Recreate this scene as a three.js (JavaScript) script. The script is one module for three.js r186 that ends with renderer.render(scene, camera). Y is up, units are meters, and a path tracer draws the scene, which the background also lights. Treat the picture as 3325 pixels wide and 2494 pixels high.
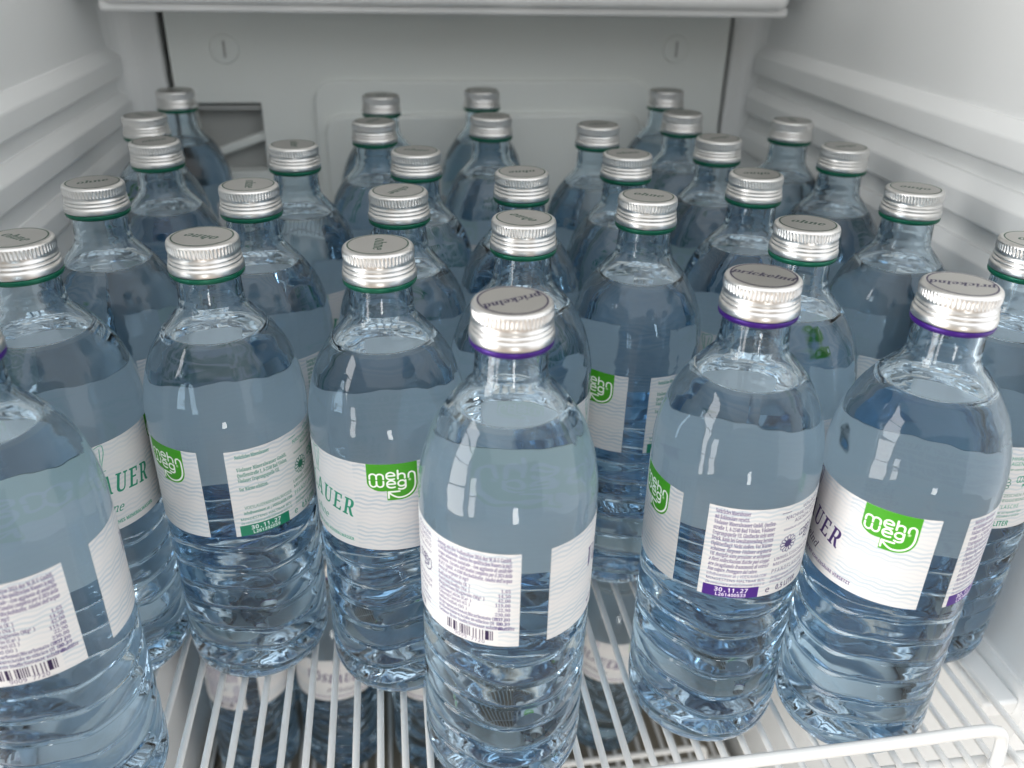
import * as THREE from 'three';
import { mergeGeometries } from 'three/addons/utils/BufferGeometryUtils.js';
import { RoundedBoxGeometry } from 'three/addons/geometries/RoundedBoxGeometry.js';
import { RectAreaLightUniformsLib } from 'three/addons/lights/RectAreaLightUniformsLib.js';

// ---------------------------------------------------------------- camera, room light, exposure
const D2R = Math.PI / 180, MM = 0.001;
const scene = new THREE.Scene();
const camera = new THREE.PerspectiveCamera(48.75, 1024 / 768, 0.01, 20);
{
  const p = 27.88 * D2R, yaw = 8.56 * D2R, roll = -1.3 * D2R, c = Math.cos(roll), s = Math.sin(roll);
  const f = new THREE.Vector3(Math.sin(yaw) * Math.cos(p), -Math.sin(p), -Math.cos(yaw) * Math.cos(p));
  const r = new THREE.Vector3(Math.cos(yaw), 0, Math.sin(yaw)), u = new THREE.Vector3().crossVectors(r, f);
  const R = r.clone().multiplyScalar(c).addScaledVector(u, -s), U = u.clone().multiplyScalar(c).addScaledVector(r, s);
  camera.matrix.makeBasis(R, U, f.clone().negate()).setPosition(0, 0.3013, 0);
  camera.matrix.decompose(camera.position, camera.quaternion, camera.scale);
  camera.focus = 0.335;
  camera.userData.fStop = 9;
}
const renderer = new THREE.WebGLRenderer({ antialias: true });
renderer.toneMapping = THREE.LinearToneMapping;
renderer.toneMappingExposure = 0.97;
renderer.shadowMap.enabled = true;
RectAreaLightUniformsLib.init();
scene.background = new THREE.Color().setRGB(1.52, 1.56, 1.59);   // the plain bright room in front of the refrigerator

// ---------------------------------------------------------------- helpers
let seed = 7;
const rnd = () => { seed = (seed * 1664525 + 1013904223) >>> 0; return seed / 4294967296; };
const taken = {};
function numbered(name) { const n = taken[name] = (taken[name] ?? -1) + 1; return n ? name + '_' + String(n).padStart(3, '0') : name; }
function tag(o, label, category, group, kind) {
  if (label) o.userData.label = label;
  if (category) o.userData.category = category;
  if (group) o.userData.group = group;
  if (kind) o.userData.kind = kind;
  return o;
}
function thing(name, label, category, pos = [0, 0, 0], group) {
  const o = new THREE.Group(); o.name = numbered(name); o.position.set(...pos); scene.add(o);
  return tag(o, label, category, group);
}
function part(name, geo, mat, parent) {
  const m = new THREE.Mesh(geo, mat); m.name = name; m.castShadow = m.receiveShadow = true; parent.add(m); return m;
}
function box(x0, x1, y0, y1, z0, z1) {
  return new THREE.BoxGeometry(x1 - x0, y1 - y0, z1 - z0).translate((x0 + x1) / 2, (y0 + y1) / 2, (z0 + z1) / 2);
}
function rbox(x0, x1, y0, y1, z0, z1, r, seg = 3) {
  return new RoundedBoxGeometry(x1 - x0, y1 - y0, z1 - z0, seg, r).translate((x0 + x1) / 2, (y0 + y1) / 2, (z0 + z1) / 2);
}
function rod(a, b, r, seg = 10) {
  const A = new THREE.Vector3(...a), B = new THREE.Vector3(...b), d = B.clone().sub(A), L = d.length();
  const g = new THREE.CylinderGeometry(r, r, L, seg, 1);
  g.applyQuaternion(new THREE.Quaternion().setFromUnitVectors(new THREE.Vector3(0, 1, 0), d.normalize()));
  return g.translate((A.x + B.x) / 2, (A.y + B.y) / 2, (A.z + B.z) / 2);
}
// a surface of revolution without a seam; pts are [radius, height], mod(angle, k, r, y) -> [r, y]
function revolve(pts, seg, mod) {
  const pos = [], idx = [];
  pts.forEach(([r, y], k) => {
    for (let j = 0; j < seg; j++) {
      const a = (j / seg) * 2 * Math.PI, [rr, yy] = mod ? mod(a, k, r, y) : [r, y];
      pos.push(rr * Math.sin(a), yy, rr * Math.cos(a));
    }
  });
  for (let k = 0; k + 1 < pts.length; k++) for (let j = 0; j < seg; j++) {
    const a = k * seg + j, b = k * seg + (j + 1) % seg, c = a + seg, d = b + seg;
    idx.push(a, c, b, b, c, d);
  }
  const g = new THREE.BufferGeometry();
  g.setAttribute('position', new THREE.Float32BufferAttribute(pos, 3)); g.setIndex(idx); g.computeVertexNormals();
  return g;
}
function spline(knots) {                    // monotone-ish cubic through [x, y]
  const n = knots.length, m = [];
  const sl = (i) => (knots[i + 1][1] - knots[i][1]) / (knots[i + 1][0] - knots[i][0]);
  for (let i = 0; i < n; i++) {
    if (i === 0) m.push(sl(0)); else if (i === n - 1) m.push(sl(n - 2));
    else { const a = sl(i - 1), b = sl(i); m.push(a * b <= 0 ? 0 : 2 * a * b / (a + b)); }
  }
  return (x) => {
    let i = 0; while (i < n - 2 && x > knots[i + 1][0]) i++;
    const h = knots[i + 1][0] - knots[i][0], t = (x - knots[i][0]) / h, t2 = t * t, t3 = t2 * t;
    return (2 * t3 - 3 * t2 + 1) * knots[i][1] + (t3 - 2 * t2 + t) * h * m[i] + (-2 * t3 + 3 * t2) * knots[i + 1][1] + (t3 - t2) * h * m[i + 1];
  };
}
function canvas(w, h) { const c = document.createElement('canvas'); c.width = w; c.height = h; return c; }
function texture(c) { const t = new THREE.CanvasTexture(c); t.colorSpace = THREE.SRGBColorSpace; t.anisotropy = 8; return t; }

// ---------------------------------------------------------------- materials
const M = {
  liner: new THREE.MeshStandardMaterial({ color: new THREE.Color().setRGB(0.91, 0.925, 0.925), roughness: 0.36 }),
  panel: new THREE.MeshStandardMaterial({ color: new THREE.Color().setRGB(0.87, 0.9, 0.875), roughness: 0.42 }),
  cover: new THREE.MeshStandardMaterial({ color: new THREE.Color().setRGB(0.92, 0.925, 0.92), roughness: 0.35 }),
  gap: new THREE.MeshStandardMaterial({ color: new THREE.Color().setRGB(0.03, 0.035, 0.035), roughness: 0.7 }),
  recess: new THREE.MeshStandardMaterial({ color: new THREE.Color().setRGB(0.45, 0.46, 0.45), roughness: 0.6 }),
  wire: new THREE.MeshStandardMaterial({ color: new THREE.Color().setRGB(0.87, 0.87, 0.855), roughness: 0.3 }),
  glass: new THREE.MeshPhysicalMaterial({ color: new THREE.Color().setRGB(0.48, 0.675, 0.85), roughness: 0, transmission: 1, thickness: 0.06, ior: 1.43 }),
  clear: new THREE.MeshPhysicalMaterial({ color: new THREE.Color().setRGB(0.93, 0.97, 1), roughness: 0, transmission: 1, thickness: 0.06, ior: 1.43 }),
  neck: new THREE.MeshPhysicalMaterial({ color: new THREE.Color().setRGB(0.72, 0.85, 0.94), roughness: 0, transmission: 1, thickness: 0.06, ior: 1.43 }),
  alu: new THREE.MeshStandardMaterial({ color: new THREE.Color().setRGB(0.8, 0.79, 0.775), metalness: 1, roughness: 0.33 }),
  green: new THREE.MeshPhysicalMaterial({ color: new THREE.Color().setRGB(0.005, 0.13, 0.075), metalness: 0.35, roughness: 0.32 }),
  purple: new THREE.MeshPhysicalMaterial({ color: new THREE.Color().setRGB(0.05, 0.01, 0.2), metalness: 0.35, roughness: 0.32 }),
  floor: new THREE.MeshStandardMaterial({ color: new THREE.Color().setRGB(0.38, 0.31, 0.25), roughness: 0.45 }),
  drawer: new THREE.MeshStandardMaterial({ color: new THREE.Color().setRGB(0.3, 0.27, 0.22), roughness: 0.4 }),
  plaster: new THREE.MeshStandardMaterial({ color: new THREE.Color().setRGB(0.36, 0.34, 0.31), roughness: 0.8 }),
  frame: new THREE.MeshStandardMaterial({ color: new THREE.Color().setRGB(0.5, 0.48, 0.45), roughness: 0.5 }),
};

// ---------------------------------------------------------------- the windows of the room (outside the frame; mirrored in the glass)
function roomWindow(label, centre, w, h, yaw, cols, rows, strength, paneA, paneB) {
  const g = thing('window', label, 'window', centre); g.rotation.y = yaw;
  const b = 0.05, geos = [box(-w / 2 - b, w / 2 + b, h / 2, h / 2 + b, -0.03, 0.03), box(-w / 2 - b, w / 2 + b, -h / 2 - b, -h / 2, -0.03, 0.03), box(-w / 2 - b, -w / 2, -h / 2, h / 2, -0.03, 0.03), box(w / 2, w / 2 + b, -h / 2, h / 2, -0.03, 0.03)];
  part('window_frame', mergeGeometries(geos), M.frame, g);
  for (let i = 1; i < cols; i++) part('mullion', box(-w / 2 + i * w / cols - b / 2, -w / 2 + i * w / cols + b / 2, -h / 2, h / 2, 0.004, 0.03), M.frame, g);
  for (let i = 1; i < rows; i++) part('mullion', box(-w / 2, w / 2, -h / 2 + i * h / rows - b / 3, -h / 2 + i * h / rows + b / 3, 0.006, 0.026), M.frame, g);
  for (let i = 0; i < rows; i++) {
    const m = new THREE.MeshStandardMaterial({ color: 0x000000, roughness: 1 });
    m.emissive.setRGB(...(i < rows / 2 ? paneB : paneA)); m.emissiveIntensity = 1;
    part('window_pane', box(-w / 2, w / 2, -h / 2 + i * h / rows, -h / 2 + (i + 1) * h / rows, -0.02, -0.01), m, g);
  }
  const L = new THREE.RectAreaLight(new THREE.Color().setRGB(1, 0.985, 0.96), strength, w, h);
  L.name = 'window_light'; L.position.set(0, 0, -0.004); L.rotation.y = Math.PI; g.add(L);
  return g;
}
roomWindow('tall bright window left of the open refrigerator', [-1.7, 0.36, 0.3], 0.8, 2.1, Math.PI / 2 - 0.1, 1, 4, 7.5, [1.2, 1.3, 1.4], [1.4, 1.2, 1.0]);
roomWindow('shorter bright window beside the tall one', [-1.68, -0.22, 1.14], 0.42, 0.85, Math.PI / 2 - 0.1, 1, 2, 7.5, [1.2, 1.3, 1.4], [1.4, 1.2, 1.0]);
roomWindow('narrow low window across the room', [0.05, -0.62, 2.2], 0.26, 0.45, Math.PI, 1, 1, 15, [1.2, 1.25, 1.3], [1.2, 1.25, 1.3]);
// the walls that hold these windows: dull plaster, the far one panelled in brown wood to breast height
{
  const w = new THREE.Shape(); w.moveTo(-0.35, -0.98); w.lineTo(2.4, -0.98); w.lineTo(2.4, 1.7); w.lineTo(-0.35, 1.7); w.closePath();
  for (const [z, y, ww, hh] of [[0.3, 0.36, 0.8, 2.1], [1.14, -0.22, 0.42, 0.85]]) { const h = new THREE.Path(), b = 0.05; h.moveTo(z - ww / 2 - b, y - hh / 2 - b); h.lineTo(z + ww / 2 + b, y - hh / 2 - b); h.lineTo(z + ww / 2 + b, y + hh / 2 + b); h.lineTo(z - ww / 2 - b, y + hh / 2 + b); h.closePath(); w.holes.push(h); }
  const g = new THREE.ExtrudeGeometry(w, { depth: 0.1, bevelEnabled: false }).rotateY(-Math.PI / 2).translate(-1.72, 0, 0);
  tag(part('room_wall', g, M.plaster, scene), 'plaster room wall around the bright windows', null, null, 'structure');
  const far = new THREE.Shape(); far.moveTo(-1.7, -0.98); far.lineTo(1.6, -0.98); far.lineTo(1.6, 1.1); far.lineTo(-1.7, 1.1); far.closePath();
  const hole = new THREE.Path(); hole.moveTo(-0.13, -0.9); hole.lineTo(0.23, -0.9); hole.lineTo(0.23, -0.34); hole.lineTo(-0.13, -0.34); hole.closePath(); far.holes.push(hole);
  tag(part('room_wall_far', new THREE.ExtrudeGeometry(far, { depth: 0.1, bevelEnabled: false }).translate(0, 0, 2.24), M.plaster, scene), 'far plaster wall of the room with a narrow low window', null, null, 'structure');
}
tag(part('floor', box(-2.2, 2.2, -1.0, -0.96, -0.1, 2.6), M.floor, scene), 'warm brown room floor in front of the refrigerator', null, null, 'structure');

// ---------------------------------------------------------------- the refrigerator
const fridge = thing('refrigerator', 'open white refrigerator interior around the shelf of water bottles', 'refrigerator');
const Z0 = -0.236, ZB = -0.722, YT = 0.62, YB = -0.45;
// one side wall: its drafted section (x over y), drawn for the right side and run along the depth
function wallSection(sec, side, x0) {
  const s = new THREE.Shape();
  const pts = sec.map(([x, y]) => new THREE.Vector2(x, y));
  s.moveTo(pts[0].x, pts[0].y); s.splineThru(pts.slice(1));
  const far = x0 + side * 0.04;
  s.lineTo(far, YT); s.lineTo(far, YB); s.closePath();
  return new THREE.ExtrudeGeometry(s, { depth: Z0 - ZB, bevelEnabled: false, curveSegments: 10 }).translate(0, 0, ZB);
}
const right = part('side_wall', wallSection([[0.272, YB], [0.273, -0.2], [0.2745, -0.02], [0.279, 0.004], [0.285, 0.03], [0.291, 0.07], [0.299, 0.13], [0.3055, 0.2], [0.308, 0.3], [0.31, YT]], 1, 0.31), M.liner, fridge);
const left = part('side_wall', wallSection([[-0.176, YB], [-0.177, -0.2], [-0.1785, -0.02], [-0.180, 0.004], [-0.183, 0.03], [-0.187, 0.07], [-0.193, 0.13], [-0.2, 0.2], [-0.203, 0.3], [-0.205, YT]], -1, -0.205), M.liner, fridge);
// moulded shelf rails: a long rounded bar with a sloping top, closed at the back end
function rail(x, y0, y1, out, side, zb) {
  const s = new THREE.Shape();
  const h = y1 - y0;
  s.moveTo(-0.012, 0); s.lineTo(out * 0.9, 0); s.quadraticCurveTo(out, 0, out, h * 0.05); s.lineTo(out, h * 0.58); s.quadraticCurveTo(out, h * 0.62, out * 0.9, h * 0.66); s.lineTo(0, h * 0.97); s.lineTo(-0.012, h); s.closePath();
  const g = new THREE.ExtrudeGeometry(s, { depth: Z0 - zb - 0.03, bevelEnabled: true, bevelThickness: 0.002, bevelSize: 0.0008, bevelSegments: 2, curveSegments: 6 });
  if (side > 0) { g.scale(-1, 1, 1); const i = g.index; const p = g.attributes.position; for (const a of Object.values(g.attributes)) for (let k = 0; k + 2 < a.count; k += 3) for (let c = 0; c < a.itemSize; c++) { const t = a.array[(k + 1) * a.itemSize + c]; a.array[(k + 1) * a.itemSize + c] = a.array[(k + 2) * a.itemSize + c]; a.array[(k + 2) * a.itemSize + c] = t; } g.computeVertexNormals(); }
  return g.translate(x, y0, zb);
}
for (const [y0, y1, xr, xl, out] of [[0.206, 0.2265, 0.3055, -0.2005, 0.0055], [0.1755, 0.195, 0.303, -0.1985, 0.0055], [0.146, 0.163, 0.3, -0.1955, 0.003]]) {
  part('shelf_rail', rail(xr, y0, y1, out, 1, -0.698), M.liner, right);
  part('shelf_rail', rail(xl, y0 - 0.003, y1 - 0.004, out, -1, -0.705), M.liner, left);
}
part('shelf_ledge', rbox(0.258, 0.2755, -0.014, -0.0045, -0.7, Z0 - 0.004, 0.002), M.liner, right);
part('shelf_ledge', rbox(-0.1795, -0.166, -0.014, -0.0045, -0.7, Z0 - 0.004, 0.002), M.liner, left);
// back corner posts, back panel with its recess, screws, embossed field
const corner = (side) => {
  const s = new THREE.Shape(), R = 0.03;
  if (side < 0) { s.moveTo(-0.23, -0.73); s.lineTo(-0.1655, -0.73); s.lineTo(-0.1655, -0.716); s.quadraticCurveTo(-0.1655, -0.7125, -0.169, -0.7125); s.lineTo(-0.18, -0.7125); s.quadraticCurveTo(-0.203, -0.7125, -0.2065, -0.68); s.lineTo(-0.23, -0.68); }
  else { s.moveTo(0.33, -0.73); s.lineTo(0.2835, -0.73); s.lineTo(0.2835, -0.716); s.quadraticCurveTo(0.2835, -0.7125, 0.287, -0.7125); s.lineTo(0.289, -0.7125); s.quadraticCurveTo(0.3075, -0.7125, 0.3115, -0.68); s.lineTo(0.33, -0.68); }
  s.closePath();
  return new THREE.ExtrudeGeometry(s, { depth: YT - YB, bevelEnabled: false, curveSegments: 8 }).rotateX(-Math.PI / 2).scale(1, 1, -1).translate(0, YB, 0);
};
{ // corner posts are drawn in plan (x, z) and stand upright
  for (const side of [-1, 1]) {
    let g = corner(side);
    const a = g.attributes; for (const at of Object.values(a)) for (let k = 0; k + 2 < at.count; k += 3) for (let c = 0; c < at.itemSize; c++) { const t = at.array[(k + 1) * at.itemSize + c]; at.array[(k + 1) * at.itemSize + c] = at.array[(k + 2) * at.itemSize + c]; at.array[(k + 2) * at.itemSize + c] = t; }
    g.computeVertexNormals();
    part('corner_post', g, M.liner, fridge);
  }
}
part('rear_shell', box(-0.23, 0.33, YB, YT, -0.76, -0.731), M.gap, fridge);
const rr = (s, x0, x1, y0, y1, r) => { s.moveTo(x0 + r, y0); s.lineTo(x1 - r, y0); s.quadraticCurveTo(x1, y0, x1, y0 + r); s.lineTo(x1, y1 - r); s.quadraticCurveTo(x1, y1, x1 - r, y1); s.lineTo(x0 + r, y1); s.quadraticCurveTo(x0, y1, x0, y1 - r); s.lineTo(x0, y0 + r); s.quadraticCurveTo(x0, y0, x0 + r, y0); s.closePath(); return s; };
{
  const s = rr(new THREE.Shape(), -0.1585, 0.2765, YB, YT, 0.002);
  s.holes.push(rr(new THREE.Path(), -0.148, -0.0955, 0.128, 0.183, 0.002));
  const panel = part('back_panel', new THREE.ExtrudeGeometry(s, { depth: 0.016, bevelEnabled: true, bevelThickness: 0.0012, bevelSize: 0.001, bevelSegments: 2 }).translate(0, 0, -0.7225), M.panel, fridge);
  part('vent_recess', mergeGeometries([box(-0.15, -0.0935, 0.12, 0.19, -0.7305, -0.7245), box(-0.148, -0.0955, 0.1765, 0.18, -0.727, -0.71)]), M.recess, panel);
  part('vent_bar', rbox(-0.035, 0.035, -0.0035, 0.0035, -0.004, 0.004, 0.002).rotateZ(0.33).translate(-0.121, 0.1475, -0.716), M.panel, panel);
  const field = new THREE.ExtrudeGeometry(rr(new THREE.Shape(), -0.053, 0.213, -0.2, 0.197, 0.016), { depth: 0.0035, bevelEnabled: true, bevelThickness: 0.0025, bevelSize: 0.0025, bevelSegments: 3, curveSegments: 8 }).translate(0, 0, -0.7055);
  part('embossed_field', field, M.panel, panel);
  const field2 = new THREE.ExtrudeGeometry(rr(new THREE.Shape(), -0.045, 0.205, -0.2, 0.172, 0.014), { depth: 0.006, bevelEnabled: true, bevelThickness: 0.004, bevelSize: 0.0035, bevelSegments: 3, curveSegments: 8 }).translate(0, 0, -0.702);
  part('embossed_field', field2, M.panel, panel);
  for (const [x, y] of [[-0.1185, 0.2215], [0.2335, 0.223]]) {
    const disc = revolve([[0.0107, 0], [0.0107, 0.0012], [0.0098, 0.0022], [0.0001, 0.0026]], 36);
    const sc = part('screw_cover', disc.rotateX(Math.PI / 2).translate(x, y, -0.7055), M.panel, panel);
    part('slot', rbox(x - 0.0009, x + 0.0009, y - 0.006, y + 0.006, -0.7045, -0.7026, 0.0004, 1), M.recess, sc);
  }
}
// the box above, whose lower lip closes the picture at the top
const cover = part('freezer_box', rbox(-0.1785, 0.2865, 0.2575, YT - 0.02, -0.7, -0.62, 0.007, 4), M.cover, fridge);
part('drip_lip', rbox(-0.181, 0.289, 0.2525, 0.26, -0.7, -0.628, 0.003, 3), M.cover, cover);
part('drawer', rbox(-0.168, 0.262, -0.44, -0.315, -0.69, -0.4, 0.01), M.drawer, fridge);
part('ceiling', box(-0.24, 0.34, YT, YT + 0.03, -0.76, Z0), M.liner, fridge);
part('bottom', box(-0.24, 0.34, YB - 0.03, YB, -0.76, Z0), M.liner, fridge);

// ---------------------------------------------------------------- wire shelves
function shelf(label, y, zf, x0, x1, lip, group) {
  const t = thing('wire_shelf', label, 'shelf', [0, y, 0], group), zb = -0.69, r = 0.00155;
  const n = Math.round((x1 - x0) / 0.0103), g = rod([0, -r, zb], [0, -r, zf], r, 10);
  for (let i = 0; i <= n; i++) part('wire', g, M.wire, t).position.x = x0 + (x1 - x0) * i / n;
  for (const z of [zb + 0.004, (zb + zf) / 2 - 0.06, zf - 0.018]) part('cross_bar', rod([x0 - 0.003, -2 * r - 0.0024, z], [x1 + 0.003, -2 * r - 0.0024, z], 0.0026, 12), M.wire, t);
  // raised front lip, one bent rod with a foot at either end
  const pts = [], R = 0.007, h = lip, zl = zf - 0.014;
  pts.push([x0 + 0.004, -0.003, zl + 0.002], [x0 + 0.004, h - R, zl], [x0 + 0.0062, h - R * 0.3, zl], [x0 + 0.004 + R, h, zl], [x0 + 0.05, h, zl], [(x0 + x1) / 2, h, zl], [x1 - 0.07, h, zl], [x1 - 0.022 - R, h, zl], [x1 - 0.0242, h - R * 0.3, zl], [x1 - 0.022, h - R, zl], [x1 - 0.022, -0.003, zl + 0.002]);
  const path = new THREE.CatmullRomCurve3(pts.map(([x, y, z]) => new THREE.Vector3(x, y, z + (x1 - x) * 0.016)), false, 'centripetal');
  const bar = part('front_lip', new THREE.TubeGeometry(path, 160, 0.0025, 14), M.wire, t);
  part('foot', rod([x1 - 0.022, -0.004, zl + 0.002], [x1 - 0.022, 0.0, zl + 0.002], 0.0034, 12), M.wire, bar);
  return t;
}
shelf('white wire shelf with raised front lip carrying the front rows of bottles', 0, -0.195, -0.168, 0.2605, 0.0195, 'wire shelves');
shelf('lower white wire shelf seen through the gaps of the upper one', -0.295, -0.43, -0.165, 0.255, 0.016, 'wire shelves');

// ---------------------------------------------------------------- label prints
const S = 12, GREEN = '#0f8a6a', DKGREEN = '#0b7d5e', PURPLE = '#33145e', VIOLET = '#33205f';
function waves(c, w, h, strength) {
  c.lineWidth = 0.9 * S;
  for (let y = 1.2; y < h; y += 1.9) {
    c.beginPath();
    for (let x = 0; x <= w; x += 0.25) { const yy = y + 0.3 * Math.sin(x * 2 * Math.PI / 7 + y * 0.5); x ? c.lineTo(x * S, yy * S) : c.moveTo(0, yy * S); }
    c.strokeStyle = 'rgba(180,195,206,' + strength * (0.45 + 0.3 * Math.sin(y * 0.4 + 1)) + ')'; c.stroke();
  }
}
function txt(c, s, x, y, size, { font = 'sans-serif', weight = '', squeeze = 1, skew = 0, rot = 0, align = 'left', color = '#000', spacing = 0 } = {}) {
  c.save(); c.translate(x * S, y * S); c.rotate(rot); c.transform(squeeze, 0, -skew, 1, 0, 0);
  c.font = weight + ' ' + size * S + 'px ' + font; c.fillStyle = color; c.textAlign = align; c.textBaseline = 'alphabetic';
  if (spacing) { c.textAlign = 'left'; let px = 0; const tot = [...s].reduce((a, k) => a + c.measureText(k).width + spacing * S, 0); px = align === 'right' ? -tot : align === 'center' ? -tot / 2 : 0; for (const k of s) { c.fillText(k, px, 0); px += c.measureText(k).width + spacing * S; } }
  else c.fillText(s, 0, 0);
  c.restore();
}
// justified line
function line(c, s, x0, x1, y, size, o) {
  c.save(); c.font = (o.weight || '') + ' ' + size * S + 'px ' + (o.font || 'serif'); const w = c.measureText(s).width / S; c.restore();
  txt(c, s, x0, y, size, { ...o, squeeze: (x1 - x0) / w });
}
function returnMark(c, x, y, k, col, filled) {     // the reusable-bottle sign: rounded letters, arrow turning back
  const P = (a, b) => [(x + a * k) * S, (y + b * k) * S];
  c.save(); c.lineCap = 'round'; c.lineJoin = 'round';
  const path = (fn) => { c.beginPath(); fn(); c.stroke(); };
  const mv = (a, b) => c.moveTo(...P(a, b)), ln = (a, b) => c.lineTo(...P(a, b)), cv = (a, b, d, e, f, g) => c.bezierCurveTo(...P(a, b), ...P(d, e), ...P(f, g));
  if (filled) {
    const body = () => { c.beginPath(); mv(0, -0.1); ln(19.3, -0.1); ln(19.3, 9); cv(19.3, 14.5, 15.5, 16.2, 12, 16.2); ln(7.4, 16.2); ln(7.4, 11.9); cv(5.2, 12.3, 3.4, 12, 2.2, 11.2); cv(0.7, 10.4, 0, 9.5, 0, 8); c.closePath(); };
    body(); c.fillStyle = filled; c.fill();
  }
  c.strokeStyle = col; c.lineWidth = 0.74 * k * S;
  path(() => { mv(1.1, 6.6); ln(1.1, 5.6); cv(1.1, 3.9, 3.7, 3.9, 3.7, 5.6); ln(3.7, 6.6); mv(3.7, 5.6); cv(3.7, 3.9, 6.3, 3.9, 6.3, 5.6); ln(6.3, 6.6); });                 // m
  path(() => { mv(1.1, 7.6); ln(1.1, 8.4); cv(1.1, 10.6, 3.7, 10.6, 3.7, 8.6); ln(3.7, 7.6); mv(3.7, 8.6); cv(3.7, 10.6, 6.3, 10.6, 6.3, 8.6); ln(6.3, 7.6); });             // w
  const e = (ax, ay) => path(() => { mv(ax - 1.5, ay); ln(ax + 1.5, ay); cv(ax + 1.5, ay - 2, ax - 1.6, ay - 2, ax - 1.6, ay); cv(ax - 1.6, ay + 1.9, ax + 0.3, ay + 1.7, ax + 1.3, ay + 1.45); });
  e(9.1, 5.2); e(9.2, 8.9);
  path(() => { mv(11.8, 3); ln(11.8, 6.7); mv(11.8, 5.6); cv(12, 4.1, 14.4, 4.1, 14.4, 5.6); ln(14.4, 6.7); });                                                             // h
  path(() => { mv(15.8, 6.7); ln(15.8, 5.7); cv(15.8, 4.5, 16.6, 4.3, 17.2, 4.3); });                                                                                        // r
  path(() => { mv(14.6, 7.7); ln(14.6, 10.3); cv(14.6, 11.8, 12.6, 11.6, 11.9, 11.2); mv(14.6, 8.9); cv(14.6, 7.1, 11.8, 7.1, 11.8, 8.9); cv(11.8, 10.5, 14.6, 10.5, 14.6, 8.9); }); // g
  path(() => { mv(17.7, 4.6); cv(18.4, 4.9, 18.4, 6, 18.4, 9); cv(18.4, 13.6, 15, 15.2, 12.2, 15.2); cv(10.4, 15.1, 9, 13.6, 8, 12.6); });                                  // turning line
  path(() => { mv(12.2, 12.4); ln(8, 12.4); ln(8, 15.2); });                                                                                                                // arrow head
  c.restore();
  if (filled) txt(c, '®', x + 15.6 * k, y + 8.2 * k, 1.5 * k, { color: col });
}
function emblem(c, x, y, col) {                    // slim goblet outline above the name
  c.save(); c.strokeStyle = col; c.lineWidth = 0.35 * S; c.beginPath();
  for (const q of [-1, 1]) { c.moveTo((x + q * 2.6) * S, y * S); c.bezierCurveTo((x + q * 3.2) * S, (y + 5) * S, (x + q * 0.5) * S, (y + 6) * S, (x + q * 0.7) * S, (y + 11) * S); c.moveTo((x + q * 1.3) * S, (y + 1) * S); c.lineTo((x + q * 0.4) * S, (y + 9) * S); }
  c.moveTo((x - 2.6) * S, y * S); c.bezierCurveTo((x - 1) * S, (y + 1.4) * S, (x + 1) * S, (y - 1.4) * S, (x + 2.6) * S, y * S);
  c.moveTo((x - 2) * S, (y + 11) * S); c.lineTo((x + 2) * S, (y + 11) * S); c.stroke(); c.restore();
}
const MW = 95.2, BW = 81.6, LH = 40;
function mainLabel(kind) {
  const cv = canvas(Math.round(MW * S), LH * S), c = cv.getContext('2d'), col = kind === 'green' ? GREEN : PURPLE;
  c.fillStyle = '#dfdede'; c.fillRect(0, 0, cv.width, cv.height);
  waves(c, MW, LH, 0.95);
  c.fillStyle = 'rgba(223,222,222,0.55)'; c.fillRect(24 * S, 0, 40 * S, LH * S);
  emblem(c, 43, 0.8, kind === 'green' ? 'rgba(15,138,106,0.6)' : 'rgba(51,20,94,0.7)');
  // name, running downhill
  c.save(); c.translate(18 * S, 18.6 * S); c.rotate(0.16); c.scale(0.62, 1);
  c.font = 'bold ' + 11.6 * S + 'px serif'; c.fillStyle = col; c.transform(1, 0, -0.12, 1, 0, 0);
  let px = 0; for (const k of 'VÖSLAUER') { c.fillText(k, px, 0); px += c.measureText(k).width + 1.1 * S; }
  c.restore();
  txt(c, kind === 'green' ? 'ohne' : 'prickelnd', 43, 31.4, 5.2, { font: 'serif', skew: 0.32, rot: 0.15, align: 'center', squeeze: 0.8, color: kind === 'green' ? GREEN : '#241343' });
  txt(c, kind === 'green' ? 'NATÜRLICHES MINERALWASSER' : 'NATÜRLICHES MINERALWASSER MIT KOHLENSÄURE VERSETZT', kind === 'green' ? 62 : 71, 37.4, 2.1, { weight: 'bold', align: 'right', squeeze: 0.8, rot: 0.01, color: col });
  returnMark(c, MW - 6.4 - 19.3, 0, 1, '#fbfff8', '#3f9e14');
  return cv;
}
const bars = [1, 1, 2, 1, 1, 2, 3, 1, 1, 3, 1, 1, 2, 1, 1, 1, 1, 1, 1, 1, 1, 3, 1, 2, 1, 3, 1, 2, 1, 2, 4, 1, 1, 1, 1, 1];
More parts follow.
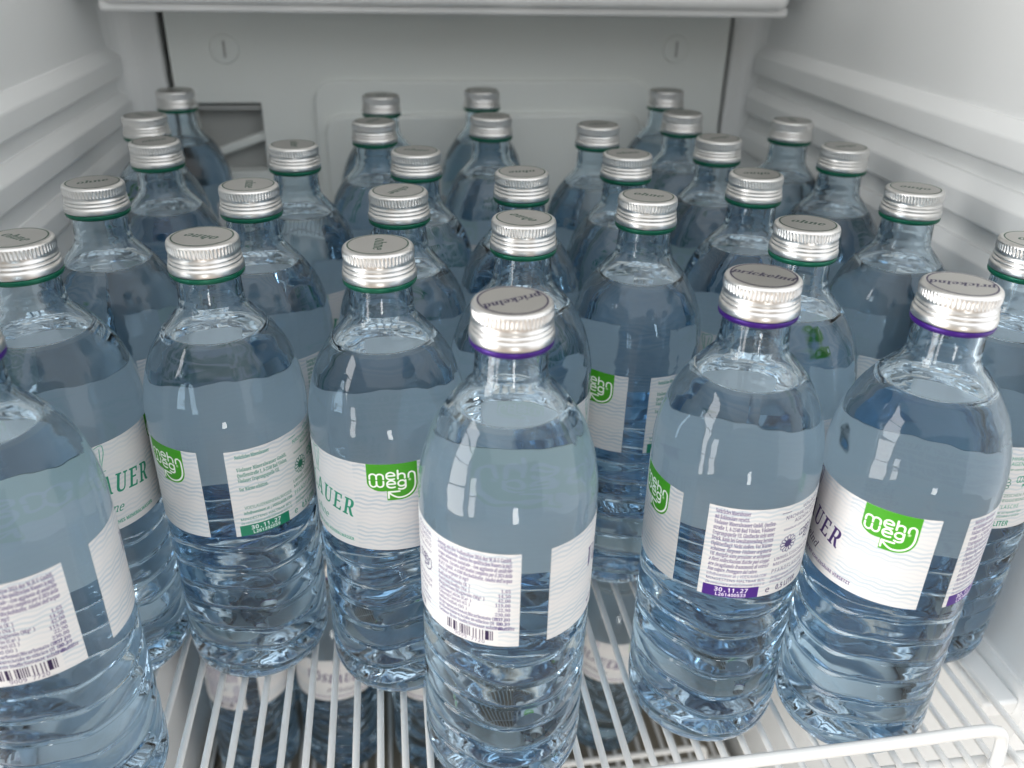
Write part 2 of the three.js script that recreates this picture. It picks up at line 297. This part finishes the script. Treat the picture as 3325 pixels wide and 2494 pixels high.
function backLabel(kind, date, lot) {
  const cv = canvas(Math.round(BW * S), LH * S), c = cv.getContext('2d'), green = kind === 'green', col = green ? '#0f6d57' : VIOLET, dk = green ? GREEN : '#2a1550';
  c.fillStyle = '#dedddd'; c.fillRect(0, 0, cv.width, cv.height);
  waves(c, BW, LH, 0.8);
  // left column
  const o = { font: 'serif', weight: 'bold', color: col }, it = { ...o, skew: 0.22 };
  if (green) {
    line(c, 'Natürliches Mineralwasser', 3.6, 17, 3.6, 2.3, o);
    ['Vöslauer Mineralwasser GmbH,', 'Quellenstraße 1, A-2540 Bad Vöslau,', 'Vöslauer Ursprungsquelle VII.'].forEach((s, i) => line(c, s, 3.6, 24.5 - 4 * (i === 2), 9.5 + i * 2.5, 2.2, o));
    line(c, 'Vor Wärme schützen.', 3.6, 15, 18.5, 2.3, o);
    line(c, 'VOESLAUERMINERALWASSER', 4.6, 25, 27.4, 1.9, { font: 'sans-serif', color: col });
    line(c, 'info@voeslauer.at | VOESLAUER.COM', 4, 25, 29.9, 1.9, { font: 'sans-serif', weight: 'bold', color: col });
  } else {
    ['Natürliches Mineralwasser', 'mit Kohlensäure versetzt.', 'Vöslauer Mineralwasser GmbH, Quellen-', 'straße 1, A-2540 Bad Vöslau, Vöslauer', 'Ursprungsquelle VII. Glasflasche steht unter', 'Druck, kann bei Gewaltanwendung bersten', '(Splitterflug)! Nicht stoßen. Vor Wärme'].forEach((s, i) => line(c, s, 2.4, i < 2 ? 14.5 : 24.6, 2.8 + i * 2.35, 2.35, o));
    ['schützen. Sorgente Vöslauer originaria', 'VII. Bottiglia sotto pressione: se sottoposta', 'a forti sollecitazioni fisiche può scoppi-', 'are (scagliando frammenti di vetro)!', 'Non colpire. Proteggere dal calore.'].forEach((s, i) => line(c, s, 2.4, 24.6 - (i === 4) * 4, 19.2 + i * 2.3, 2.3, it));
    line(c, 'info@voeslauer.at | VOESLAUER.COM', 2.4, 24.6, 30.6, 1.9, { font: 'sans-serif', color: '#4a3a72' });
  }
  line(c, 'MINDESTENS HALTBAR BIS:', 2.4, 24.4, 32.6, 1.6, { font: 'sans-serif', color: col });
  line(c, 'Da consumarsi preferibilmente entro il:', 2.4, 24.4, 34.4, 1.5, { font: 'sans-serif', skew: 0.2, color: col });
  c.fillStyle = green ? DKGREEN : '#41127e'; c.fillRect(1.8 * S, 35 * S, 20.6 * S, 5 * S);
  txt(c, date, 12.2, 37.5, 2.6, { font: 'monospace', weight: 'bold', align: 'center', color: '#f4f2f8' });
  txt(c, lot, 12.2, 39.5, 1.9, { font: 'monospace', weight: 'bold', align: 'center', color: '#f4f2f8' });
  // middle column
  ['VÖSLAUER', 'NACHHALTIGKEITS', 'AGENDA 2030'].forEach((s, i) => txt(c, s, 47, 3.6 + i * 2.5, 2.2, { align: 'right', color: dk }));
  c.fillStyle = dk; c.fillRect(26.5 * S, 2.8 * S, 4 * S, 0.25 * S);
  txt(c, 'voeslauer.com/agenda2030', 47, 11, 1.5, { align: 'right', skew: 0.2, color: col });
  for (let i = 0; i < 12; i++) { const a = i / 12 * 6.283; c.strokeStyle = col; c.lineWidth = 0.28 * S; c.beginPath(); c.ellipse((32 + 2.6 * Math.cos(a)) * S, (17.5 + 2.6 * Math.sin(a)) * S, 1.15 * S, 0.75 * S, a, 0, 6.3); c.stroke(); }
  c.fillStyle = col; c.beginPath(); c.arc(32 * S, 17.5 * S, 1.7 * S, 0, 7); c.fill();
  returnMark(c, 37.5, 11.8, 0.5, dk, null);
  ['UMWELTZEICHEN FÜR', 'MEHRWEGGEBINDE'].forEach((s, i) => line(c, s, 26.5, 47, 24 + i * 2.4, 1.9, { font: 'sans-serif', color: col }));
  txt(c, 'PFANDFLASCHE', 26.5, 29.8, 2.5, { color: dk, spacing: 0.45, squeeze: 0.75 });
  line(c, 'Ökologisch abbaubar, aus recyceltem Papier', 26.5, 47, 32.4, 1.6, { skew: 0.2, color: col });
  line(c, 'imballaggio riutilizzabile a rendere', 26.5, 47, 34.3, 1.6, { skew: 0.2, color: col });
  txt(c, 'e', 25.2, 38.6, 4, { color: dk }); txt(c, '0,5 LITER', 30, 38.8, 3.6, { weight: 'bold', squeeze: 0.72, color: dk });
  // right column
  ['Auszug aus der Vollanalyse 2024 der W.H.U GmbH,', 'A-5500 Bischofshofen. Analyse des quellfrischen Wassers in mg/l:'].forEach((s, i) => line(c, s, 51, 78.6, 3.2 + i * 2.1, 2.2, o));
  ['Acqua minerale naturale – con aggiunta di anidride', 'carbonica. Estratto dall’analisi completa per il 2024 della', 'W.H.U GmbH, A-5500 Bischofshofen. Analisi dell’acqua', 'fresca di sorgente in mg/l:'].forEach((s, i) => line(c, s, 51, i < 3 ? 78.6 : 64, 7.4 + i * 2.1, 2.2, it));
  [['Kalium/Potassio (K⁺)', '1,65'], ['Natrium/Sodio (Na⁺)', '14,50'], ['Magnesium/Magnesio (Mg²⁺)', '42,00'], ['Calcium/Calcio (Ca²⁺)', '119,00'], ['Chlorid/Cloruri (Cl⁻)', '22,90'], ['Sulfat/Solfati (SO₄)', '230,00'], ['Hydrogencarbonat/Bicarbonato (HCO₃)', '257,00'], ['m-Kieselsäure/Acido m-silicico (H₂SiO₃)', '20,39'], ['Gelöste feste Stoffe/Sostanze solide disciolte', '708,67']].forEach(([a, b], i) => {
    txt(c, a, 51, 16.2 + i * 2.05, 2.1, { ...o, squeeze: 0.62 }); txt(c, b, 78.4, 16.2 + i * 2.05, 2.1, { ...o, align: 'right', squeeze: 0.8, color: green ? col : '#4a3a72' });
  });
  c.fillStyle = 'rgba(222,221,221,0.9)'; c.fillRect(54 * S, 33.2 * S, 20.5 * S, 6.2 * S);
  let x = 55, on = true; const u = 18 / bars.reduce((a, b) => a + b, 0);
  for (const b of bars) { if (on) { c.fillStyle = green ? '#0d5a46' : '#22103f'; c.fillRect(x * S, 33.4 * S, b * u * S, 4.2 * S); } x += b * u; on = !on; }
  txt(c, '9009 7720', 64, 39.3, 2.2, { font: 'monospace', align: 'center', color: dk });
  return cv;
}
// the reverse of a label, seen through the water: plain white with the solid fields shimmering through
function reverse(print) {
  const cv = canvas(print.width / 2, print.height / 2), c = cv.getContext('2d');
  c.fillStyle = '#e6e8e8'; c.fillRect(0, 0, cv.width, cv.height);
  c.globalAlpha = 0.06; c.drawImage(print, 0, 0, cv.width, cv.height);
  return cv;
}
const paper = (cv, rough = 0.5) => new THREE.MeshStandardMaterial({ map: texture(cv), roughness: rough });
const PRINT = {};
for (const [kind, date, lot] of [['green', '30.11.27', 'L261392059'], ['purple', '30.11.27', 'L261400533']]) {
  const m = mainLabel(kind), k = backLabel(kind, date, lot);
  PRINT[kind] = { main: paper(m), back: paper(k), mainR: paper(reverse(m)), backR: paper(reverse(k)) };
}
// a wrapped label: printed face just proud of the glass, reverse just inside it
function labelGeo(w, centreAz) {
  const R = 31.4, half = w / R / 2, n = 48, pos = [], uv = [], idx = [], y0 = 201 - 115, y1 = 201 - 75;
  const ring = (r) => { for (let i = 0; i <= n; i++) for (const [y, v] of [[y0, 0], [y1, 1]]) { const a = centreAz - half + 2 * half * i / n; pos.push(r * Math.sin(a) * MM, y * MM, r * Math.cos(a) * MM); uv.push(i / n, v); } };
  const P = [R + 0.1, R - 0.14];
  ring(P[0]); ring(P[1]);
  const o = (n + 1) * 2;
  for (let i = 0; i < n; i++) { const a = i * 2; idx.push(a, a + 2, a + 1, a + 1, a + 2, a + 3); }
  const front = idx.length;
  for (let i = 0; i < n; i++) { const a = o + i * 2; idx.push(a, a + 1, a + 2, a + 1, a + 3, a + 2); }
  for (let i = 0; i < n; i++) { const a = i * 2, b = o + a; idx.push(a + 1, a + 3, b + 1, b + 1, a + 3, b + 3, a, b, a + 2, b, b + 2, a + 2); }
  { const a = 0, b = o; idx.push(a, a + 1, b, b, a + 1, b + 1); const e = n * 2, f = o + e; idx.push(e, f, e + 1, f, f + 1, e + 1); }
  const g = new THREE.BufferGeometry();
  g.setAttribute('position', new THREE.Float32BufferAttribute(pos, 3)); g.setAttribute('uv', new THREE.Float32BufferAttribute(uv, 2));
  const nor = []; for (let k = 0; k < pos.length; k += 3) { const l = Math.hypot(pos[k], pos[k + 2]), s = k / 3 < o ? 1 : -1; nor.push(s * pos[k] / l, 0, s * pos[k + 2] / l); }
  g.setAttribute('normal', new THREE.Float32BufferAttribute(nor, 3));
  g.setIndex(idx); g.addGroup(0, front, 0); g.addGroup(front, idx.length - front, 1);
  return g;
}
const G_MAIN = labelGeo(MW, 0), G_BACK = labelGeo(BW, Math.PI);

// ---------------------------------------------------------------- bottle
const H = 201, LEVEL = 36, SEG = 112;
const outer = spline([[1.5, 10.9], [11, 11.0], [14, 11.3], [16, 11.6], [20, 11.9], [24, 12.2], [26, 12.5], [27.3, 13.1], [30, 15.35], [33, 17.95], [36, 20.5], [40, 23.2], [45, 26.05], [51, 28.3], [58, 30.15], [66, 31.25], [72, 31.4], [75, 31.4], [116, 31.4], [119, 31.25], [140, 30.95], [165, 31.0], [188, 31.1], [191.5, 30.6], [195, 29.2], [198, 26.8], [200, 23.8], [201, 20.8]]);
const inner = (d) => Math.min(outer(d) - 2.2, d < 24 ? 9.6 : 99) - (d > 24 ? Math.min(1, (d - 24) / 6) * 0.5 : 0);
const RIB0 = 122.8, RIBP = 10.9, RIBN = 6;
function ripple(a, d) {                        // slight unevenness of blown glass
  return 1.8 * (0.016 * Math.sin(3 * a + d * 0.31) + 0.013 * Math.sin(7 * a - d * 0.52 + 1) + 0.009 * Math.sin(12 * a + d * 0.93 + 2.2) + 0.006 * Math.sin(19 * a - d * 1.27));
}
function bodyGeo() {
  const ds = [], near = (d) => { const q = (d - RIB0) / RIBP; return d > RIB0 - 3 && d < RIB0 + RIBN * RIBP + 3 && Math.abs(q - Math.round(q)) * RIBP < 3; };
  for (let d = 1.5; d < 72; d += d < 12 ? 3 : 1.1) ds.push(d);
  for (let d = 72; d < 118; d += 3) ds.push(d);
  for (let d = 118; d < 191; d += near(d) ? 0.36 : 1.1) ds.push(d);
  for (let d = 191; d <= 200.9; d += 0.8) ds.push(d);
  const pts = [[9.6, 1.5]];
  ds.forEach((d) => pts.push([outer(d), d]));
  pts.push([20.5, 201], [18.6, 201], [17.2, 200.3], [15.5, 198.6], [12, 196.6], [8, 195.6], [4, 195.2], [0.01, 195.1]);
  const bottomFrom = pts.length - 8;
  const g1 = revolve(pts.map(([r, d]) => [r, d]), SEG, (a, k, r, d) => {
    let rr = r;
    if (d > 18 && d < 198 && k > 1) rr += ripple(a, d) * Math.min(1, (d - 18) / 12) * (d > 118 ? 0.35 : d < 45 ? 0.4 : 1);
    if (d > 20 && d < 196 && k > 1 && (d < 73 || d > 117)) { const j = Math.round(a / 6.2832 * SEG); if (j === Math.round(SEG * 0.844) || j === Math.round(SEG * 0.344)) rr += 0.1; }   // mould seams
    if (d > RIB0 - 6 && d < 194 && k > 1) {    // flat bands between narrow wavering grooves
      const w = d - RIB0 + 2.1 * Math.max(-0.75, Math.min(0.75, 1.3 * Math.sin(3 * a + 3.46))), n = Math.max(0, Math.min(RIBN, Math.round(w / RIBP))), e = w - n * RIBP;
      rr -= 0.5 * Math.exp(-e * e / 0.5);
      if (w > 0 && w < RIBN * RIBP) rr += 0.5 * (1 - Math.pow(2 * (w / RIBP - Math.floor(w / RIBP)) - 1, 2)) - 0.2;
    }
    if (k >= bottomFrom - 6 && k < bottomFrom + 5) rr += 0.35 * Math.max(0, Math.cos(a * 18)) * (k < bottomFrom ? (k - bottomFrom + 6) / 6 : 1);
    return [rr * MM, (H - d) * MM];
  });
  const cut = pts.findIndex(([, d], k) => k > 1 && d >= LEVEL) * SEG * 6;      // empty neck above the water, filled body below
  const up = g1.clone(), low = g1.clone(); up.setIndex(Array.from(g1.index.array.slice(0, cut))); low.setIndex(Array.from(g1.index.array.slice(cut)));
  // inside of the neck, down to the water
  const ip = []; for (let d = LEVEL; d > 1.4; d -= 0.9) ip.push([inner(d), d]); ip.push([9.9, 1.5]);
  const g2 = revolve(ip, SEG, (a, k, r, d) => [(r + ripple(a * 1 + 0.7, d * 1.3) * 0.25) * MM, (H - d) * MM]);
  return mergeGeometries([low, up, g2], true);
}
function waterGeo() {                          // the water's surface, drawn up along the glass
  const R = inner(LEVEL), pts = [[R, LEVEL], [R - 0.12, LEVEL + 0.4], [R - 0.4, LEVEL + 0.75], [R - 0.9, LEVEL + 1.05], [R - 1.7, LEVEL + 1.25], [R - 3, LEVEL + 1.35], [R - 6, LEVEL + 1.4], [0.01, LEVEL + 1.4]];
  const g = revolve(pts, SEG, (a, k, r, d) => [(r + (k === 0 ? ripple(a + 0.7, d * 1.3) * 0.25 : 0)) * MM, (H - d) * MM]);
  const i = g.index.array; for (let k = 0; k < i.length; k += 3) { const t = i[k + 1]; i[k + 1] = i[k + 2]; i[k + 2] = t; }
  g.computeVertexNormals(); return g;
}
function capGeo() {
  const p = [[11.5, 11.1], [11.5, 1.0], [0.01, 1.0], [0.01, 0], [11.4, 0], [11.85, 0.04], [12.3, 0.2], [12.7, 0.5], [12.93, 0.85], [13.03, 1.15], [13.05, 1.5], [13.05, 2.0], [13.05, 2.6], [13.05, 3.2], [13.05, 3.7], [13.02, 4.1], [12.94, 4.5], [12.88, 5.0], [12.96, 5.4], [13.14, 5.8], [13.22, 6.15], [13.12, 6.4], [12.78, 6.6], [12.76, 6.75], [13.08, 6.95], [13.32, 7.25], [13.4, 7.6], [13.32, 7.9], [13.0, 8.08], [13.0, 8.2], [13.4, 8.45], [13.68, 8.9], [13.8, 9.5], [13.8, 10.4], [13.7, 11.0], [13.4, 11.1], [11.5, 11.1]];
  return revolve(p.reverse(), 232, (a, k, r, d) => {
    let rr = r;
    if (d > 1.1 && d < 4.2 && r > 12.9) { const e = Math.sin((d - 1.1) / 3.1 * Math.PI); rr += Math.min(1, 1.6 * e) * (0.6 * Math.pow(Math.abs(Math.cos(a * 29)), 0.8) - 0.47); }
    if (d > 4.3 && r > 12.7) rr += 0.03 * Math.sin(2 * a) + 0.02 * Math.sin(5 * a + d);
    return [rr * MM, (H - d * 1.075) * MM];
  });
}
const ringGeo = revolve([[12.1, 11.25], [13.55, 11.25], [13.7, 11.6], [13.68, 12.3], [13.45, 12.9], [13.0, 13.3], [12.5, 13.45], [12.1, 13.4], [12.1, 11.25]].reverse(), 96, (a, k, r, d) => [r * MM, (H - d * 1.075) * MM]);
function capPrint(kind) {
  const N = 320, cv = canvas(N, N), c = cv.getContext('2d'), col = kind === 'green' ? '#0c4a34' : '#1c0a4a', u = N / 23.0;
  c.fillStyle = '#bdbbb7'; c.fillRect(0, 0, N, N);
  c.strokeStyle = col; c.lineWidth = 0.5 * u; c.beginPath(); c.arc(N / 2, N / 2, 11.1 * u, 0, 7); c.stroke();
  c.save(); c.translate(N / 2, N / 2); c.rotate(kind === 'green' ? -0.06 : -0.1); c.transform(0.92, 0, -0.3, 1, 0, 0);
  c.font = 'bold ' + (kind === 'green' ? 5.8 : 4.7) * u + 'px serif'; c.fillStyle = col; c.textAlign = 'center'; c.fillText(kind === 'green' ? 'ohne' : 'prickelnd', 0, 1.3 * u); c.fillText(kind === 'green' ? 'ohne' : 'prickelnd', 0.02 * u * 6, 1.3 * u); c.restore();
  return new THREE.MeshStandardMaterial({ map: texture(cv), metalness: 0.85, roughness: 0.32 });
}
const CAPTOP = { green: capPrint('green'), purple: capPrint('purple') };
const discGeo = new THREE.CircleGeometry(11.4 * MM, 64).rotateX(-Math.PI / 2).translate(0, (H + 0.06) * MM, 0);
const G_BODY = bodyGeo(), G_WATER = waterGeo(), G_CAP = capGeo();

function makeBottle(kind) {
  const t = new THREE.Group();
  part('glass_body', G_BODY, [M.glass, M.neck, M.clear], t);
  part('water', G_WATER, M.clear, t);
  part('front_label', G_MAIN, [PRINT[kind].main, PRINT[kind].mainR], t);
  part('back_label', G_BACK, [PRINT[kind].back, PRINT[kind].backR], t);
  const cap = part('screw_cap', G_CAP, M.alu, t);
  part('cap_print', discGeo, CAPTOP[kind], cap);
  part('tamper_ring', ringGeo, kind === 'green' ? M.green : M.purple, t);
  return t;
}
const PROTO = { green: makeBottle('green'), purple: makeBottle('purple') };
// kind, x, z (mm), azimuth of the front label's middle (degrees), direction in which the cap is read, lean [x, z] in degrees, label
function bottle([kind, x, z, az, read, label], y, group) {
  const b = PROTO[kind].clone(); b.name = numbered('water_bottle');
  b.position.set(x * MM, y, z * MM);
  const e = new THREE.Quaternion().setFromAxisAngle(new THREE.Vector3(0, 1, 0), az * D2R);
  b.quaternion.setFromEuler(new THREE.Euler((rnd() - 0.5) * 1.0 * D2R, 0, (rnd() - 0.5) * 1.0 * D2R));   // none stands quite plumb on the wires
  const top = new THREE.Vector3(0, H * MM, 0); b.position.sub(top.clone().applyQuaternion(b.quaternion).sub(top));
  b.quaternion.multiply(e);
  const cap = b.children.find((k) => k.name === 'screw_cap');
  cap.rotation.y = Math.atan2(-read[1], read[0]) - az * D2R;
  tag(b, label, 'bottle', group);
  scene.add(b);
}
const any = () => { const a = rnd() * 6.283; return [Math.cos(a), Math.sin(a)]; };
const UP = [
  ['purple', 36.2, -242.9, 106, [-0.94, 0.3], 'purple-ringed bottle in the centre foreground, barcode side of its label to the front'],
  ['purple', 124.4, -257.2, -141.6, [0.78, 0.63], 'purple-ringed bottle right of centre, purple date box on its label facing forward'],
  ['purple', 188.9, -243.6, -97, [-0.89, -0.46], 'purple-ringed bottle behind the right end of the shelf lip, green recycling patch facing forward'],
  ['purple', -130, -246, 152, [0.6, 0.8], 'purple-ringed bottle cut by the left edge of the photo, barcode visible, cap out of frame'],
  ['green', -69.5, -314.6, -101.3, [-0.9, -0.44], 'green-ringed bottle with green date box facing forward, left of the whole green patch bottle'],
  ['green', -5.4, -300.4, -57, [-0.14, 0.99], 'green-ringed bottle with whole green patch facing forward, just left of the centre foreground bottle'],
  ['green', 52.9, -329.3, 70, [-0.55, -0.83], 'green-ringed bottle directly behind the purple-ringed centre foreground bottle'],
  ['green', 113, -358.3, -105.2, [0.87, 0.49], 'green-ringed bottle with green patch between the centre foreground and right purple-ringed bottles'],
  ['green', 166.7, -313.5, 56, [0.82, 0.58], 'green-ringed bottle between and behind the two purple-ringed bottles at right'],
  ['green', 247, -285, -175, [0.9, 0.43], 'green-ringed bottle cut by the right edge of the photo, against the right wall'],
  ['green', -135.5, -318, 45, [0.75, 0.65], 'green-ringed bottle at the left edge showing the last letters of the brand name'],
  ['green', 243, -362.4, 40, [-0.8, -0.6], 'green-ringed bottle by the right wall, just behind the bottle cut by the photo edge'],
  ['green', -130.7, -396.4, 110, [0.9, -0.4], 'green-ringed bottle beside the left wall, next behind the one with the brand letters'],
  ['green', -62.5, -388.1, 200, [0.02, 1], 'green-ringed bottle in the second green row, behind the one with the green date box'],
  ['green', -50, -469.6, 30, any(), 'green-ringed bottle in front of the dark vent recess, its cap clear of others'],
  ['green', -123.2, -481.3, 250, any(), 'front one of three stacked-looking caps near the left wall'],
  ['green', -145.5, -555, 90, any(), 'middle one of the three caps in line near the left wall'],
  ['green', -146.3, -648.9, 300, any(), 'rearmost bottle at left, its cap against the dark panel gap'],
  ['green', 3.5, -374, 45, [-0.67, 0.74], 'green-ringed bottle right behind the one with the whole green patch'],
  ['green', 14.3, -451.8, 180, any(), 'green-ringed bottle left of middle, second behind the whole green patch bottle'],
  ['green', -7.8, -532.5, 260, any(), 'bottle in front of the rear left-of-middle bottle, cap overlapping its ring'],
  ['green', -3.3, -626.1, 10, any(), 'rear left-of-middle bottle, its cap before the embossed line of the back panel'],
  ['green', 63.3, -404, 215, [-1, 0.05], 'green-ringed bottle second behind the centre foreground bottle'],
  ['green', 65.1, -546.6, 140, any(), 'bottle just in front of the rear middle bottle, cap below its ring'],
  ['green', 70, -646.6, 120, any(), 'rear middle bottle with the highest cap near the panel centre'],
  ['green', 125.2, -439.7, 75, any(), 'green-ringed bottle next behind the one with green patch right of centre'],
  ['green', 127.5, -517.3, 190, any(), 'green-ringed bottle right of middle in front of the bare panel, cap free on its left'],
  ['green', 178, -393.9, -38, any(), 'green-ringed bottle third behind the purple-ringed bottle right of centre'],
  ['green', 188.9, -475.6, 120, any(), 'green-ringed bottle in the right rear file, third from the back panel'],
  ['green', 192.7, -553.5, 280, any(), 'green-ringed bottle in the right rear file, second from the back panel'],
  ['green', 209.9, -645.1, 60, any(), 'rearmost bottle at right, beside the right panel gap'],
  ['green', 253.3, -450.3, 330, [-1, 0.1], 'green-ringed bottle along the right wall, second from its rear end'],
  ['green', 256.4, -526.2, 150, any(), 'rear bottle along the right wall, below the shelf rails'],
];
UP.forEach((b) => bottle(b, 0, 'bottles on the upper wire shelf'));
[
  ['purple', -125, -495, 110, any(), 'bottle on the lower shelf, leftmost seen through the wires'],
  ['purple', -59, -496, 15, any(), 'bottle on the lower shelf under the gap between the two front green-ringed bottles'],
  ['purple', 14, -487, -40, any(), 'bottle on the lower shelf just left of the centre foreground bottle base'],
  ['purple', 158, -486, -30, any(), 'bottle on the lower shelf seen right of the centre foreground bottle'],
  ['purple', -118, -566, 60, any(), 'bottle on the lower shelf in the second row at left, mostly hidden'],
  ['purple', -48, -568, 130, any(), 'bottle on the lower shelf in the second row, second from the left'],
  ['purple', 24, -560, -10, any(), 'bottle on the lower shelf in the second row behind the foreground bottle'],
].forEach((b) => bottle(b, -0.295, 'bottles on the lower wire shelf'));

renderer.render(scene, camera);
